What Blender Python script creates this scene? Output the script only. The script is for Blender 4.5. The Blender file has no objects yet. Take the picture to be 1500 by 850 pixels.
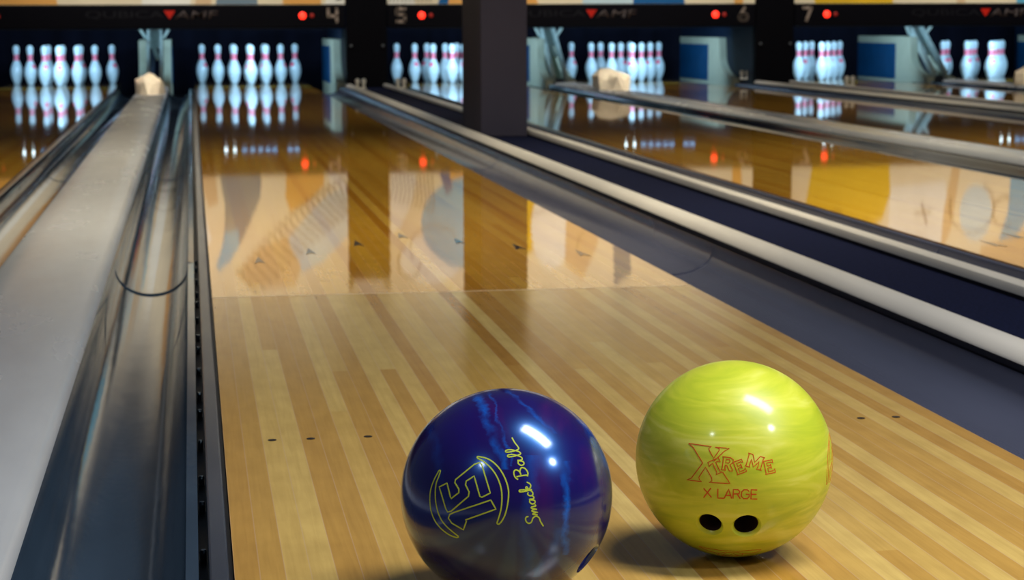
import bpy, bmesh, math, random
from mathutils import Vector, Matrix, noise

random.seed(7)
S = bpy.context.scene
COL = S.collection
PI = math.pi

# ------------------------------------------------------------------ materials
def new_mat(name):
    m = bpy.data.materials.new(name)
    m.use_nodes = True
    nt = m.node_tree
    return m, nt, nt.nodes['Principled BSDF']

def N(nt, kind, **kw):
    n = nt.nodes.new(kind)
    for k, v in kw.items():
        setattr(n, k, v)
    return n

def math_node(nt, op, a, b=None):
    n = N(nt, 'ShaderNodeMath', operation=op)
    for i, x in enumerate((a, b)):
        if x is None:
            continue
        if isinstance(x, (int, float)):
            n.inputs[i].default_value = x
        else:
            nt.links.new(x, n.inputs[i])
    return n.outputs[0]

def ramp(nt, fac, stops, interp='LINEAR'):
    r = N(nt, 'ShaderNodeValToRGB')
    cr = r.color_ramp
    cr.interpolation = interp
    while len(cr.elements) < len(stops):
        cr.elements.new(0.5)
    for e, (p, c) in zip(cr.elements, stops):
        e.position = p
        e.color = (*c, 1)
    nt.links.new(fac, r.inputs[0])
    return r.outputs[0]

def mix(nt, mode, fac, a, b):
    n = N(nt, 'ShaderNodeMix', data_type='RGBA', blend_type=mode)
    for sock, x in ((n.inputs[0], fac), (n.inputs[6], a), (n.inputs[7], b)):
        if isinstance(x, (int, float)):
            sock.default_value = x
        elif isinstance(x, tuple):
            sock.default_value = (*x, 1)
        else:
            nt.links.new(x, sock)
    return n.outputs[2]

def srgb(r, g, b):
    f = lambda c: (c / 255 / 12.92) if c / 255 <= 0.04045 else ((c / 255 + 0.055) / 1.055) ** 2.4
    return (f(r), f(g), f(b))

def simple(name, col, rough=0.5, spec=0.5, var=0.06, scale=(8, 8, 8), metal=0.0, bump=0.0, rvar=0.0, coat=0.0, coat_rough=0.05):
    """colour with gentle procedural mottling"""
    m, nt, b = new_mat(name)
    tc = N(nt, 'ShaderNodeTexCoord')
    mp = N(nt, 'ShaderNodeMapping')
    mp.inputs['Scale'].default_value = scale
    nt.links.new(tc.outputs['Object'], mp.inputs[0])
    nz = N(nt, 'ShaderNodeTexNoise')
    nz.inputs['Scale'].default_value = 1.0
    nz.inputs['Detail'].default_value = 4
    nt.links.new(mp.outputs[0], nz.inputs[0])
    lo = tuple(max(0, c * (1 - var)) for c in col)
    hi = tuple(c * (1 + var) for c in col)
    c = ramp(nt, nz.outputs[0], [(0.3, lo), (0.7, hi)])
    nt.links.new(c, b.inputs['Base Color'])
    b.inputs['Roughness'].default_value = rough
    if rvar:
        rr = math_node(nt, 'ADD', math_node(nt, 'MULTIPLY', nz.outputs[0], rvar * 2), rough - rvar)
        nt.links.new(rr, b.inputs['Roughness'])
    b.inputs['Specular IOR Level'].default_value = spec
    b.inputs['Metallic'].default_value = metal
    b.inputs['Coat Weight'].default_value = coat
    b.inputs['Coat Roughness'].default_value = coat_rough
    if bump:
        bp = N(nt, 'ShaderNodeBump')
        bp.inputs['Strength'].default_value = bump
        bp.inputs['Distance'].default_value = 0.002
        nt.links.new(nz.outputs[0], bp.inputs['Height'])
        nt.links.new(bp.outputs[0], b.inputs['Normal'])
    return m

def emitter(name, col, strength):
    m, nt, b = new_mat(name)
    b.inputs['Base Color'].default_value = (*col, 1)
    b.inputs['Emission Color'].default_value = (*col, 1)
    b.inputs['Emission Strength'].default_value = strength
    return m

BOARD = 0.02728
HALF = 0.532

def lane_wood(name, tones, rough, seglen, spec=0.5):
    m, nt, b = new_mat(name)
    tc = N(nt, 'ShaderNodeTexCoord')
    sx = N(nt, 'ShaderNodeSeparateXYZ')
    nt.links.new(tc.outputs['Object'], sx.inputs[0])
    bx = math_node(nt, 'DIVIDE', math_node(nt, 'ADD', sx.outputs[0], HALF), BOARD)
    idx = math_node(nt, 'FLOOR', bx)
    w1 = N(nt, 'ShaderNodeTexWhiteNoise', noise_dimensions='1D')
    nt.links.new(idx, w1.inputs['W'])
    yy = math_node(nt, 'ADD', math_node(nt, 'DIVIDE', sx.outputs[1], seglen), math_node(nt, 'MULTIPLY', w1.outputs[0], 9.0))
    seg = math_node(nt, 'FLOOR', yy)
    w2 = N(nt, 'ShaderNodeTexWhiteNoise', noise_dimensions='2D')
    cv = N(nt, 'ShaderNodeCombineXYZ')
    nt.links.new(idx, cv.inputs[0])
    nt.links.new(seg, cv.inputs[1])
    nt.links.new(cv.outputs[0], w2.inputs['Vector'])
    # part per-board, part per-plank tone
    tone = math_node(nt, 'ADD', math_node(nt, 'MULTIPLY', w1.outputs[0], 0.45), math_node(nt, 'MULTIPLY', w2.outputs[0], 0.55))
    col = ramp(nt, tone, tones)
    # grain
    mp = N(nt, 'ShaderNodeMapping')
    mp.inputs['Scale'].default_value = (150, 5, 1)
    off = N(nt, 'ShaderNodeCombineXYZ')
    nt.links.new(math_node(nt, 'MULTIPLY', w2.outputs[0], 40.0), off.inputs[1])
    nt.links.new(off.outputs[0], mp.inputs['Location'])
    nt.links.new(tc.outputs['Object'], mp.inputs[0])
    g = N(nt, 'ShaderNodeTexNoise')
    g.inputs['Scale'].default_value = 1
    g.inputs['Detail'].default_value = 6
    g.inputs['Distortion'].default_value = 0.6
    nt.links.new(mp.outputs[0], g.inputs[0])
    gr = ramp(nt, g.outputs[0], [(0.3, (0.87, 0.84, 0.78)), (0.62, (1.04, 1.03, 1.02))])
    col = mix(nt, 'MULTIPLY', 0.75, col, gr)
    # mottled flame figure of maple
    mp2 = N(nt, 'ShaderNodeMapping')
    mp2.inputs['Scale'].default_value = (30, 12, 1)
    nt.links.new(tc.outputs['Object'], mp2.inputs[0])
    g2 = N(nt, 'ShaderNodeTexNoise')
    g2.inputs['Scale'].default_value = 1
    g2.inputs['Detail'].default_value = 3
    nt.links.new(mp2.outputs[0], g2.inputs[0])
    fl = ramp(nt, g2.outputs[0], [(0.35, (0.88, 0.86, 0.82)), (0.65, (1.05, 1.05, 1.05))])
    col = mix(nt, 'MULTIPLY', 0.6, col, fl)
    # fine pale joints between boards
    fr = math_node(nt, 'FRACT', bx)
    edge = math_node(nt, 'LESS_THAN', math_node(nt, 'ABSOLUTE', math_node(nt, 'SUBTRACT', fr, 0.5)), 0.475)
    col = mix(nt, 'MIX', edge, mix(nt, 'MIX', 0.30, col, (0.60, 0.42, 0.30)), col)
    nt.links.new(col, b.inputs['Base Color'])
    b.inputs['Roughness'].default_value = rough
    b.inputs['Specular IOR Level'].default_value = spec
    # lacquer follows the boards very slightly
    bp = N(nt, 'ShaderNodeBump')
    bp.inputs['Strength'].default_value = 0.018
    bp.inputs['Distance'].default_value = 0.004
    hgt = math_node(nt, 'ADD', math_node(nt, 'MULTIPLY', math_node(nt, 'ABSOLUTE', math_node(nt, 'SUBTRACT', fr, 0.5)), 0.25), math_node(nt, 'MULTIPLY', g2.outputs[0], 0.6))
    nt.links.new(hgt, bp.inputs['Height'])
    nt.links.new(bp.outputs[0], b.inputs['Normal'])
    return m

M = {}
M['maple'] = lane_wood('maple_boards', [(0.0, (0.46, 0.235, 0.041)), (0.25, (0.52, 0.29, 0.059)), (0.45, (0.56, 0.335, 0.075)), (0.60, (0.64, 0.43, 0.119)), (0.8, (0.68, 0.48, 0.148)), (1.0, (0.74, 0.55, 0.197))], 0.13, 3.4, 0.35)
M['pine'] = lane_wood('pine_boards', [(0.0, (0.46, 0.20, 0.012)), (0.4, (0.56, 0.28, 0.022)), (0.7, (0.62, 0.34, 0.034)), (1.0, (0.70, 0.42, 0.060))], 0.036, 4.5)
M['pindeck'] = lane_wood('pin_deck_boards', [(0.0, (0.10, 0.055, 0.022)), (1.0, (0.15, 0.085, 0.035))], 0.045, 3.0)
M['joint'] = simple('joint_filler', (0.75, 0.62, 0.45), 0.3, var=0.2, scale=(40, 40, 1))
M['inlay'] = simple('dark_inlay', (0.012, 0.010, 0.010), 0.12, var=0.3)
M['gutter'] = simple('gutter_plastic', (0.026, 0.046, 0.075), 0.10, 0.55, var=0.18, scale=(9, 3.0, 9), rvar=0.03, bump=0.45)
M['gutterdull'] = simple('gutter_plastic_worn', (0.078, 0.086, 0.135), 0.24, 0.45, var=0.12, scale=(6, 1.2, 6), rvar=0.05)
M['rail'] = simple('edge_rail_plastic', (0.035, 0.042, 0.060), 0.22, 0.5, var=0.15, scale=(20, 2, 20), rvar=0.05)
M['slotblack'] = simple('slot_black', (0.004, 0.004, 0.006), 0.4)
M['knob'] = simple('knob_steel', (0.10, 0.11, 0.12), 0.4, 0.4)
M['screw'] = simple('screw_steel', (0.35, 0.45, 0.55), 0.25, metal=0.9)
M['cap'] = simple('cap_plastic', (0.45, 0.475, 0.51), 0.26, 0.5, var=0.06, scale=(7, 2.0, 7), rvar=0.06, bump=0.28)
M['railcap'] = simple('rail_cap_plastic', (0.74, 0.71, 0.65), 0.42, 0.55, var=0.05, scale=(9, 2.5, 9), rvar=0.04)
M['capbase'] = simple('cap_base_dark', (0.010, 0.011, 0.022), 0.5, 0.2)
M['carpet'] = simple('navy_carpet', (0.006, 0.009, 0.034), 0.95, 0.1, var=0.5, scale=(160, 160, 160), bump=0.6)
M['floor'] = simple('floor_dark', (0.02, 0.02, 0.024), 0.6, var=0.2)
M['black'] = simple('matte_black', (0.0015, 0.0015, 0.003), 0.6, 0.06)
M['blackgloss'] = simple('black_panel', (0.0015, 0.0015, 0.0035), 0.5, 0.08)
M['navy'] = simple('navy_panel', (0.004, 0.012, 0.030), 0.5, 0.2, var=0.1)
M['curtain'] = simple('black_curtain', (0.0035, 0.004, 0.010), 0.9, 0.1, var=0.4, scale=(6, 1, 0.5))
M['wallpaint'] = simple('wall_paint', (0.62, 0.56, 0.46), 0.7, 0.2)
M['kickcream'] = simple('cream_board', (0.42, 0.45, 0.35), 0.5, 0.25, var=0.05)
M['kickblue'] = simple('blue_board', (0.003, 0.055, 0.15), 0.55, 0.15, var=0.1)
M['alu'] = simple('pale_metal', (0.46, 0.56, 0.54), 0.4, 0.4, var=0.15, scale=(20, 20, 5))
M['belt'] = simple('rubber_belt', (0.02, 0.03, 0.05), 0.5)
M['hood'] = simple('beige_hood', (0.80, 0.70, 0.53), 0.6, 0.3, var=0.10, scale=(14, 14, 14))
M['pillar'] = simple('pillar_paint', (0.058, 0.055, 0.085), 0.7, 0.15, var=0.07, scale=(3, 3, 1.5), bump=0.04)
M['pin'] = simple('pin_white', (0.66, 0.82, 0.90), 0.22, 0.5, var=0.02)
M['pinred'] = simple('pin_red', (1.0, 0.12, 0.24), 0.3, 0.4)
M['number'] = simple('number_paint', (0.30, 0.235, 0.19), 0.5, 0.3, var=0.1)
M['lettergrey'] = simple('letter_grey', (0.05, 0.036, 0.034), 0.5, 0.3)
M['letterdark'] = simple('letter_dark', (0.007, 0.007, 0.010), 0.4, 0.2)
M['triangle'] = simple('triangle_red', (0.50, 0.012, 0.004), 0.4, 0.3)
M['led'] = emitter('lamp_red', (1.0, 0.028, 0.012), 2.6)
M['leddim'] = emitter('lamp_red_dim', (0.30, 0.010, 0.006), 0.22)
M['sensor'] = simple('sensor_white', (0.85, 0.82, 0.74), 0.4)
M['ledwhite'] = emitter('lamp_cool_white', (0.62, 0.86, 1.0), 9)
M['ledsoft'] = emitter('lamp_cool_soft', (0.15, 0.50, 1.0), 2.6)
# mural paints
def paint(n, c):
    M[n] = simple('mural_' + n, srgb(*c), 0.6, 0.2, var=0.06, scale=(3, 3, 3))
paint('cream', (230, 216, 186)); paint('white', (238, 236, 226)); paint('tan', (212, 182, 142))
paint('orange', (224, 166, 88)); paint('amber', (222, 182, 36)); paint('steel', (112, 132, 146))
paint('skyblue', (92, 170, 204)); paint('blue', (24, 92, 150)); paint('paleblue', (190, 214, 222)); paint('ink', (70, 55, 48))

# ------------------------------------------------------------------ helpers
def mesh_obj(name, verts, faces, mats, parent=None, smooth=False, fmat=None, loc=(0, 0, 0)):
    me = bpy.data.meshes.new(name)
    me.from_pydata([tuple(v) for v in verts], [], faces)
    if not isinstance(mats, (list, tuple)):
        mats = [mats]
    for m in mats:
        me.materials.append(m)
    if fmat:
        for p, i in zip(me.polygons, fmat):
            p.material_index = i
    bm = bmesh.new(); bm.from_mesh(me)
    bmesh.ops.recalc_face_normals(bm, faces=bm.faces)
    bm.to_mesh(me); bm.free()
    if smooth:
        for p in me.polygons:
            p.use_smooth = True
    o = bpy.data.objects.new(name, me)
    COL.objects.link(o)
    o.location = loc
    if parent:
        o.parent = parent
    return o

class MB:
    def __init__(self):
        self.v, self.f, self.m = [], [], []
    def add(self, v, f, mi=0):
        n = len(self.v)
        self.v += [Vector(x) for x in v]
        self.f += [tuple(i + n for i in q) for q in f]
        self.m += [mi] * len(f)
    def box(self, x0, x1, y0, y1, z0, z1, mi=0, bev=0.0):
        if bev:
            b = bmesh.new()
            r = bmesh.ops.create_cube(b, size=1)
            for v in b.verts:
                v.co = Vector(((x0 + x1) / 2 + v.co.x * (x1 - x0), (y0 + y1) / 2 + v.co.y * (y1 - y0), (z0 + z1) / 2 + v.co.z * (z1 - z0)))
            bmesh.ops.bevel(b, geom=list(b.edges), offset=bev, segments=2, affect='EDGES', profile=0.5)
            b.verts.index_update()
            self.add([v.co.copy() for v in b.verts], [tuple(v.index for v in f.verts) for f in b.faces], mi)
            b.free()
            return
        v = [(x, y, z) for x in (x0, x1) for y in (y0, y1) for z in (z0, z1)]
        f = [(0, 1, 3, 2), (4, 6, 7, 5), (0, 4, 5, 1), (2, 3, 7, 6), (0, 2, 6, 4), (1, 5, 7, 3)]
        self.add(v, f, mi)
    def extrude_y(self, prof, y0, y1, mi=0, n=1):
        """closed profile of (x, z) swept along y"""
        k = len(prof)
        v = []
        for j in range(n + 1):
            y = y0 + (y1 - y0) * j / n
            v += [(x, y, z) for x, z in prof]
        f = []
        for j in range(n):
            for i in range(k):
                a, b = j * k + i, j * k + (i + 1) % k
                f.append((a, b, b + k, a + k))
        f.append(tuple(range(k)))
        f.append(tuple(n * k + i for i in reversed(range(k))))
        self.add(v, f, mi)
    def prism_x(self, prof, x0, x1, mi=0):
        k = len(prof)
        v = [(x0, y, z) for y, z in prof] + [(x1, y, z) for y, z in prof]
        f = [(i, (i + 1) % k, (i + 1) % k + k, i + k) for i in range(k)]
        f += [tuple(range(k)), tuple(reversed(range(k, 2 * k)))]
        self.add(v, f, mi)
    def prism_y(self, prof, y0, y1, mi=0):
        self.extrude_y(prof, y0, y1, mi)
    def tube(self, a, b, r, n=12, r2=None, mi=0):
        a, b = Vector(a), Vector(b)
        d = (b - a).normalized()
        u = d.orthogonal().normalized()
        w = d.cross(u)
        r2 = r if r2 is None else r2
        v = [a + (u * math.cos(2 * PI * i / n) + w * math.sin(2 * PI * i / n)) * r for i in range(n)]
        v += [b + (u * math.cos(2 * PI * i / n) + w * math.sin(2 * PI * i / n)) * r2 for i in range(n)]
        f = [(i, (i + 1) % n, (i + 1) % n + n, i + n) for i in range(n)]
        f += [tuple(reversed(range(n))), tuple(range(n, 2 * n))]
        self.add(v, f, mi)
    def bar(self, a, b, wx, th, mi=0):
        """rectangular bar in a plane of constant x: width wx across x, thickness th"""
        a, b = Vector(a), Vector(b)
        d = (b - a).normalized()
        nx = Vector((1, 0, 0))
        nx = (nx - d * nx.dot(d)).normalized()
        t = d.cross(nx)
        v = []
        for p in (a, b):
            for sx, st in ((-1, -1), (1, -1), (1, 1), (-1, 1)):
                v.append(p + nx * sx * wx / 2 + t * st * th / 2)
        f = [(0, 1, 5, 4), (1, 2, 6, 5), (2, 3, 7, 6), (3, 0, 4, 7), (3, 2, 1, 0), (4, 5, 6, 7)]
        self.add(v, f, mi)
    def lathe(self, prof, n=24, mi=0):
        v, f = [], []
        for r, z in prof:
            v += [(r * math.cos(2 * PI * i / n), r * math.sin(2 * PI * i / n), z) for i in range(n)]
        for j in range(len(prof) - 1):
            for i in range(n):
                a, b = j * n + i, j * n + (i + 1) % n
                f.append((a, b, b + n, a + n))
        f.append(tuple(reversed(range(n))))
        k = (len(prof) - 1) * n
        f.append(tuple(range(k, k + n)))
        self.add(v, f, mi)
    def build(self, name, mats, parent=None, smooth=False, loc=(0, 0, 0)):
        return mesh_obj(name, self.v, self.f, mats, parent, smooth, self.m, loc)

def smooth_by_angle(o, deg=35):
    me = o.data
    for p in me.polygons:
        p.use_smooth = True
    bm = bmesh.new(); bm.from_mesh(me)
    for e in bm.edges:
        if len(e.link_faces) == 2 and e.calc_face_angle(0) > math.radians(deg):
            e.smooth = False
    bm.to_mesh(me); bm.free()
    return o

def tag(o, label, cat, group=None):
    o['label'] = label
    o['category'] = cat
    if group:
        o['group'] = group
    return o

def thing(name, label, cat, loc=(0, 0, 0), group=None):
    o = bpy.data.objects.new(name, None)
    o.empty_display_size = 0.1
    COL.objects.link(o)
    o.location = loc
    return tag(o, label, cat, group)

def structure(o):
    o['kind'] = 'structure'
    return o

def dup(root, loc, label, rz=None):
    r = root.copy(); COL.objects.link(r)
    r.location = loc
    if rz is not None:
        r.rotation_euler = (0, 0, rz)
    r['label'] = label
    for ch in root.children:
        c = ch.copy(); COL.objects.link(c); c.parent = r
        for g in ch.children:
            d = g.copy(); COL.objects.link(d); d.parent = c
    return r

# ------------------------------------------------------------------ layout
PAIR, GAP = 1.784, 1.930
LC = {3: -PAIR, 4: 0.0, 5: GAP, 6: GAP + PAIR, 7: 2 * GAP + PAIR, 8: 2 * GAP + 2 * PAIR}
PAIRC = {'34': -PAIR / 2, '56': GAP + PAIR / 2, '78': 2 * GAP + 1.5 * PAIR}
AISLE = {'45': GAP / 2, '67': 1.5 * GAP + PAIR, '23': -PAIR - GAP / 2, '89': 2.5 * GAP + 2 * PAIR}
YM = 16.70           # masking units
YP = 18.29           # head pin
FLOORZ = -0.16
WHERE = {3: 'the leftmost lane', 4: 'the lane under number 4', 5: 'the lane under number 5', 6: 'the lane under number 6', 7: 'the lane under number 7', 8: 'the rightmost lane'}

# ------------------------------------------------------------------ room shell
b = MB(); b.box(-4.2, 10.2, -4.0, 21.0, FLOORZ - 0.1, FLOORZ); structure(b.build('floor', M['floor']))
b = MB(); b.box(-4.2, 10.2, -4.0, -0.012, FLOORZ, 0.0); structure(b.build('approach_floor', M['maple']))
b = MB(); b.box(-4.2, 10.2, 20.2, 20.4, FLOORZ, 3.2); structure(b.build('wall_back', M['curtain']))
b = MB(); b.box(-4.2, -4.1, 8.0, 20.2, FLOORZ, 3.2); structure(b.build('wall_left', M['pillar']))
b = MB(); b.box(10.1, 10.2, 8.0, 20.2, FLOORZ, 3.2); structure(b.build('wall_right', M['pillar']))

b = MB(); b.box(-4.1, 10.1, 16.86, 16.96, 1.69, 3.2); structure(b.build('wall_front', M['wallpaint']))

# ------------------------------------------------------------------ lanes
JOINT = 3.62
def make_lane(label):
    t = thing('bowling_lane', label, 'bowling lane', (0, 0, 0), 'bowling lanes')
    b = MB(); b.box(-HALF, HALF, 0.0, JOINT - 0.002, FLOORZ, 0.0); b.build('front_deck', M['maple'], t)
    b = MB(); b.box(-HALF, HALF, JOINT + 0.002, 17.9, FLOORZ, 0.0); b.build('main_deck', M['pine'], t)
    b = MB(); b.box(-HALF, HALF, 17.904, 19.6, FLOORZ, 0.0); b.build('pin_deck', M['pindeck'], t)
    b = MB(); b.box(-HALF, HALF, JOINT - 0.002, JOINT + 0.002, FLOORZ, 0.0004); b.build('joint_strip', M['joint'], t)
    x = lambda bd: -HALF + (bd - 0.5) * BOARD
    def disc(cx, cy, r):
        b = MB(); n = 20
        v = [(cx + r * math.cos(2 * PI * i / n), cy + r * math.sin(2 * PI * i / n), 0.0006) for i in range(n)]
        v += [(p[0], p[1], -0.002) for p in v]
        f = [tuple(range(n)), tuple(reversed(range(n, 2 * n)))] + [(i, i + n, (i + 1) % n + n, (i + 1) % n) for i in range(n)]
        b.add(v, f)
        return b
    for bd in (3, 5, 8, 11, 14):
        for s in (bd, 40 - bd):
            disc(x(s) if s == bd else -x(bd), 2.13, 0.0062).build('guide_dot', M['inlay'], t)
    for bd, y in ((5, 4.28), (10, 4.45), (15, 4.61), (20, 4.78), (25, 4.61), (30, 4.45), (35, 4.28)):
        xx, L, w = -HALF + (bd - 0.5) * BOARD, 0.15, 0.0135
        pts = [(xx - w, y - L * 0.5), (xx, y - L * 0.28), (xx + w, y - L * 0.5), (xx, y + L * 0.5)]
        v = [(p[0], p[1], 0.0006) for p in pts] + [(p[0], p[1], -0.002) for p in pts]
        b = MB(); b.add(v, [(0, 1, 2, 3), (7, 6, 5, 4)] + [(i, i + 4, (i + 1) % 4 + 4, (i + 1) % 4) for i in range(4)])
        b.build('guide_arrow', M['inlay'], t)
    return t
LANE_LABEL = {3: 'glossy wooden bowling lane at the left edge, beyond the wide white divider',
              4: 'glossy wooden bowling lane carrying the two big balls, under the number 4',
              5: 'glossy wooden bowling lane passing behind the dark pillar, under the number 5',
              6: 'glossy wooden bowling lane right of the wide divider, leading to number 6',
              7: 'glossy wooden bowling lane leading to the pins under number 7',
              8: 'glossy wooden bowling lane farthest right, seen edge on at right'}
lane0 = make_lane(LANE_LABEL[4])
for k in (3, 5, 6, 7, 8):
    dup(lane0, (LC[k], 0, 0), LANE_LABEL[k])

# gutters: local x runs outward from the lane edge; sign mirrors
def gutter_profile(rail=True):
    top = [(0.038, -0.006), (0.052, -0.007)] if rail else [(0.0055, -0.003), (0.012, -0.007)]
    c, h = (0.142, 0.090) if rail else (0.122, 0.110)
    for i in range(1, 20):
        a = PI * i / 20
        top.append((c - h * math.cos(a), -0.007 - (0.080 * math.sin(a) ** 0.85 if rail else 0.062 * math.sin(a))))
    top += [(0.232, -0.004), (0.2385, 0.012)]
    bot = [(x, z - 0.006) for x, z in reversed(top)]
    bot[0] = (0.2385, -0.004)
    return top + bot
SECT = [0.0, 0.70, 4.30, 7.92, 11.54, 15.16, 17.3]
def make_gutter(sgn, label, rail=True):
    t = thing('gutter', label, 'gutter', (0, 0, 0), 'gutters beside the lanes')
    prof = gutter_profile(rail)
    gm = M['gutter' if rail else 'gutterdull']
    for i in range(len(SECT) - 1):
        dz = 0.0022 * i
        b = MB()
        b.extrude_y([(sgn * (HALF + x), z + (dz if 0.05 < x < 0.230 else 0)) for x, z in prof], SECT[i] + 0.001, SECT[i + 1] - 0.001)
        o = b.build('gutter_section', gm, t)
        smooth_by_angle(o, 40)
    # raised coupling edge at each joint
    for y in SECT[2:-1]:
        b = MB()
        half = prof[:len(prof) // 2]
        pr = [(sgn * (HALF + x), z + 0.0062) for x, z in half[2:-2]] + [(sgn * (HALF + x), z + 0.002) for x, z in reversed(half[2:-2])]
        b.extrude_y(pr, y - 0.001, y + 0.012)
        b.build('joint_edge', gm, t)
    b = MB(); b.box(*sorted((sgn * (HALF + 0.001), sgn * (HALF + 0.005))), 0, 17.3, FLOORZ, -0.006); b.build('edge_seal', M['slotblack'], t)
    if not rail:
        b = MB(); b.box(*sorted((sgn * (HALF + 0.03), sgn * (HALF + 0.22))), 0, 17.3, FLOORZ, -0.098); b.build('bearer', M['slotblack'], t)
        return t
    b = MB(); b.box(*sorted((sgn * (HALF + 0.005), sgn * (HALF + 0.027))), 0, 17.3, FLOORZ, -0.001, bev=0.003); b.build('edge_rail', M['rail'], t)
    b = MB(); b.box(*sorted((sgn * (HALF + 0.027), sgn * (HALF + 0.038))), 0, 17.3, FLOORZ, -0.050); b.build('slot_floor', M['slotblack'], t)
    b = MB(); b.box(*sorted((sgn * (HALF + 0.06), sgn * (HALF + 0.22))), 0, 17.3, FLOORZ, -0.098); b.build('bearer', M['slotblack'], t)
    for k in range(16):
        y = 1.45 + k * 0.21 + (k % 3) * 0.03
        b = MB(); b.tube((sgn * (HALF + 0.0325), y, -0.0505), (sgn * (HALF + 0.0325), y, -0.040), 0.0038, 10)
        b.tube((sgn * (HALF + 0.0325), y, -0.040), (sgn * (HALF + 0.0325), y, -0.036), 0.0045, 10, 0.003)
        b.build('screw', M['screw'], t)
    return t
GN = {3: 'leftmost lane', 5: 'lane passing behind the pillar', 6: 'lane under number 6', 7: 'lane under number 7', 8: 'farthest right lane'}
GL = 'dark gutter along the left edge of the %s'
GR = 'dark gutter along the right edge of the %s'
gl = make_gutter(-1, 'dark glossy gutter left of the lane with the two balls')
for k in (6, 8):
    dup(gl, (LC[k], 0, 0), GL % GN[k])
gr = make_gutter(1, 'dark slate gutter right of the lane with the two balls, running towards pillar', False)
dup(gr, (LC[6], 0, 0), GR % GN[6]); dup(gr, (LC[8], 0, 0), GR % GN[8])
g3 = make_gutter(1, GR % GN[3]); g3.location = (LC[3], 0, 0)
dup(g3, (LC[5], 0, 0), GR % GN[5]); dup(g3, (LC[7], 0, 0), GR % GN[7])
g5 = make_gutter(-1, GL % GN[5], False); g5.location = (LC[5], 0, 0)
dup(g5, (LC[3], 0, 0), GL % GN[3]); dup(g5, (LC[7], 0, 0), GL % GN[7])

# wide divider caps between the two lanes of a pair
def make_wide_cap(label):
    t = thing('lane_divider', label, 'divider', (0, 0, 0), 'wide divider caps')
    w, zt = 0.129, 0.036
    top = [(-w, 0.0145), (-w + 0.001, 0.0185), (-w + 0.010, zt - 0.006), (-w + 0.022, zt)]
    top += [(-0.06, zt + 0.004), (0, zt + 0.005), (0.06, zt + 0.004)]
    top += [(w - 0.022, zt), (w - 0.010, zt - 0.006), (w - 0.001, 0.0185), (w, 0.0145)]
    ys = [0.0, 6.2, 12.4, 17.0]
    for i in range(3):
        b = MB(); b.extrude_y(top, ys[i] + 0.0008, ys[i + 1] - 0.0008, n=24)
        o = b.build('cap_section', M['cap'], t)
        smooth_by_angle(o, 45)
    b = MB(); b.box(-0.115, 0.115, 0.0, 17.0, FLOORZ, 0.0145); b.build('divider_base', M['capbase'], t)
    return t
wc = make_wide_cap('wide off-white divider cap running along the left of the photo')
wc.location = (PAIRC['34'], 0, 0)
dup(wc, (PAIRC['56'], 0, 0), 'wide pale divider cap between the lanes under numbers 5 and 6')
dup(wc, (PAIRC['78'], 0, 0), 'wide pale divider cap at far right, beyond the lane under number 7')

def make_narrow_cap(label):
    t = thing('divider_rail', label, 'divider', (0, 0, 0), 'narrow divider rails beside the aisles')
    # local x = 0 at gutter side, grows towards the aisle
    prof = [(-0.004, 0.028), (-0.003, 0.033), (0.008, 0.044), (0.018, 0.0495), (0.047, 0.0510), (0.053, 0.047), (0.055, 0.040), (0.055, 0.028), (0.048, 0.026), (0.006, 0.026)]
    ys = [0.0, 1.98, 7.9, 13.8, 16.69]
    for i in range(4):
        b = MB(); b.extrude_y(prof, ys[i] + 0.0008, ys[i + 1] - 0.0008, n=12)
        smooth_by_angle(b.build('cap_section', M['railcap'], t), 40)
    b = MB(); b.box(0.003, 0.050, 0, 16.69, FLOORZ, 0.026); b.build('base', M['capbase'], t)
    return t
nc = make_narrow_cap('narrow white rail left of the navy carpet strip, passing in front of pillar')
nc.location = (0.7715, 0, 0)
def mirror_rail(loc, label):
    r = dup(nc, loc, label)
    r.rotation_euler = (0, 0, 0)
    r.scale = (-1, 1, 1)
    return r
mirror_rail((AISLE['45'] * 2 - 0.7715, 0, 0), 'narrow white rail right of the navy carpet strip, passing behind pillar')
dup(nc, (LC[6] + 0.7715, 0, 0), 'narrow pale rail between the lane under number 6 and the far carpet strip')
mirror_rail((LC[7] - 0.7715, 0, 0), 'narrow pale rail on the left side of the lane under number 7')
mirror_rail((LC[3] - 0.7715, 0, 0), 'narrow pale rail on the far left side of the leftmost lane')
dup(nc, (LC[8] + 0.7715, 0, 0), 'narrow pale rail on the far right side of the rightmost lane')

for key, lab in (('45', 'navy carpet strip between two white rails, the dark pillar standing on it'), ('67', 'dark carpet strip between the lanes under numbers 6 and 7')):
    b = MB(); b.box(AISLE[key] - 0.1425, AISLE[key] + 0.1425, 0, 16.68, FLOORZ, 0.018)
    tag(b.build('carpet_strip', M['carpet']), lab, 'carpet')

# ------------------------------------------------------------------ pillar
b = MB(); b.box(0.853, 1.088, 9.05, 9.72, 0.018, 3.2, bev=0.006)
tag(b.build('pillar', M['pillar']), 'tall dark square pillar standing on the carpet strip between lanes', 'pillar')

# ------------------------------------------------------------------ masking units
def stroke_mesh(mb, pts, w, x0, z0, sx, sz, y0, y1):
    P = [Vector((x0 + p[0] * sx, z0 + p[1] * sz)) for p in pts]
    for a, c in zip(P[:-1], P[1:]):
        d = (c - a).normalized(); n = Vector((-d.y, d.x)) * w / 2
        q = [a + n, a - n, c - n, c + n]
        mb.prism_y([(p.x, p.y) for p in q], y0, y1)
    for p in P:
        mb.prism_y([(p.x + w / 2 * math.cos(2 * PI * i / 14), p.y + w / 2 * math.sin(2 * PI * i / 14)) for i in range(14)], y0, y1)

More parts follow.
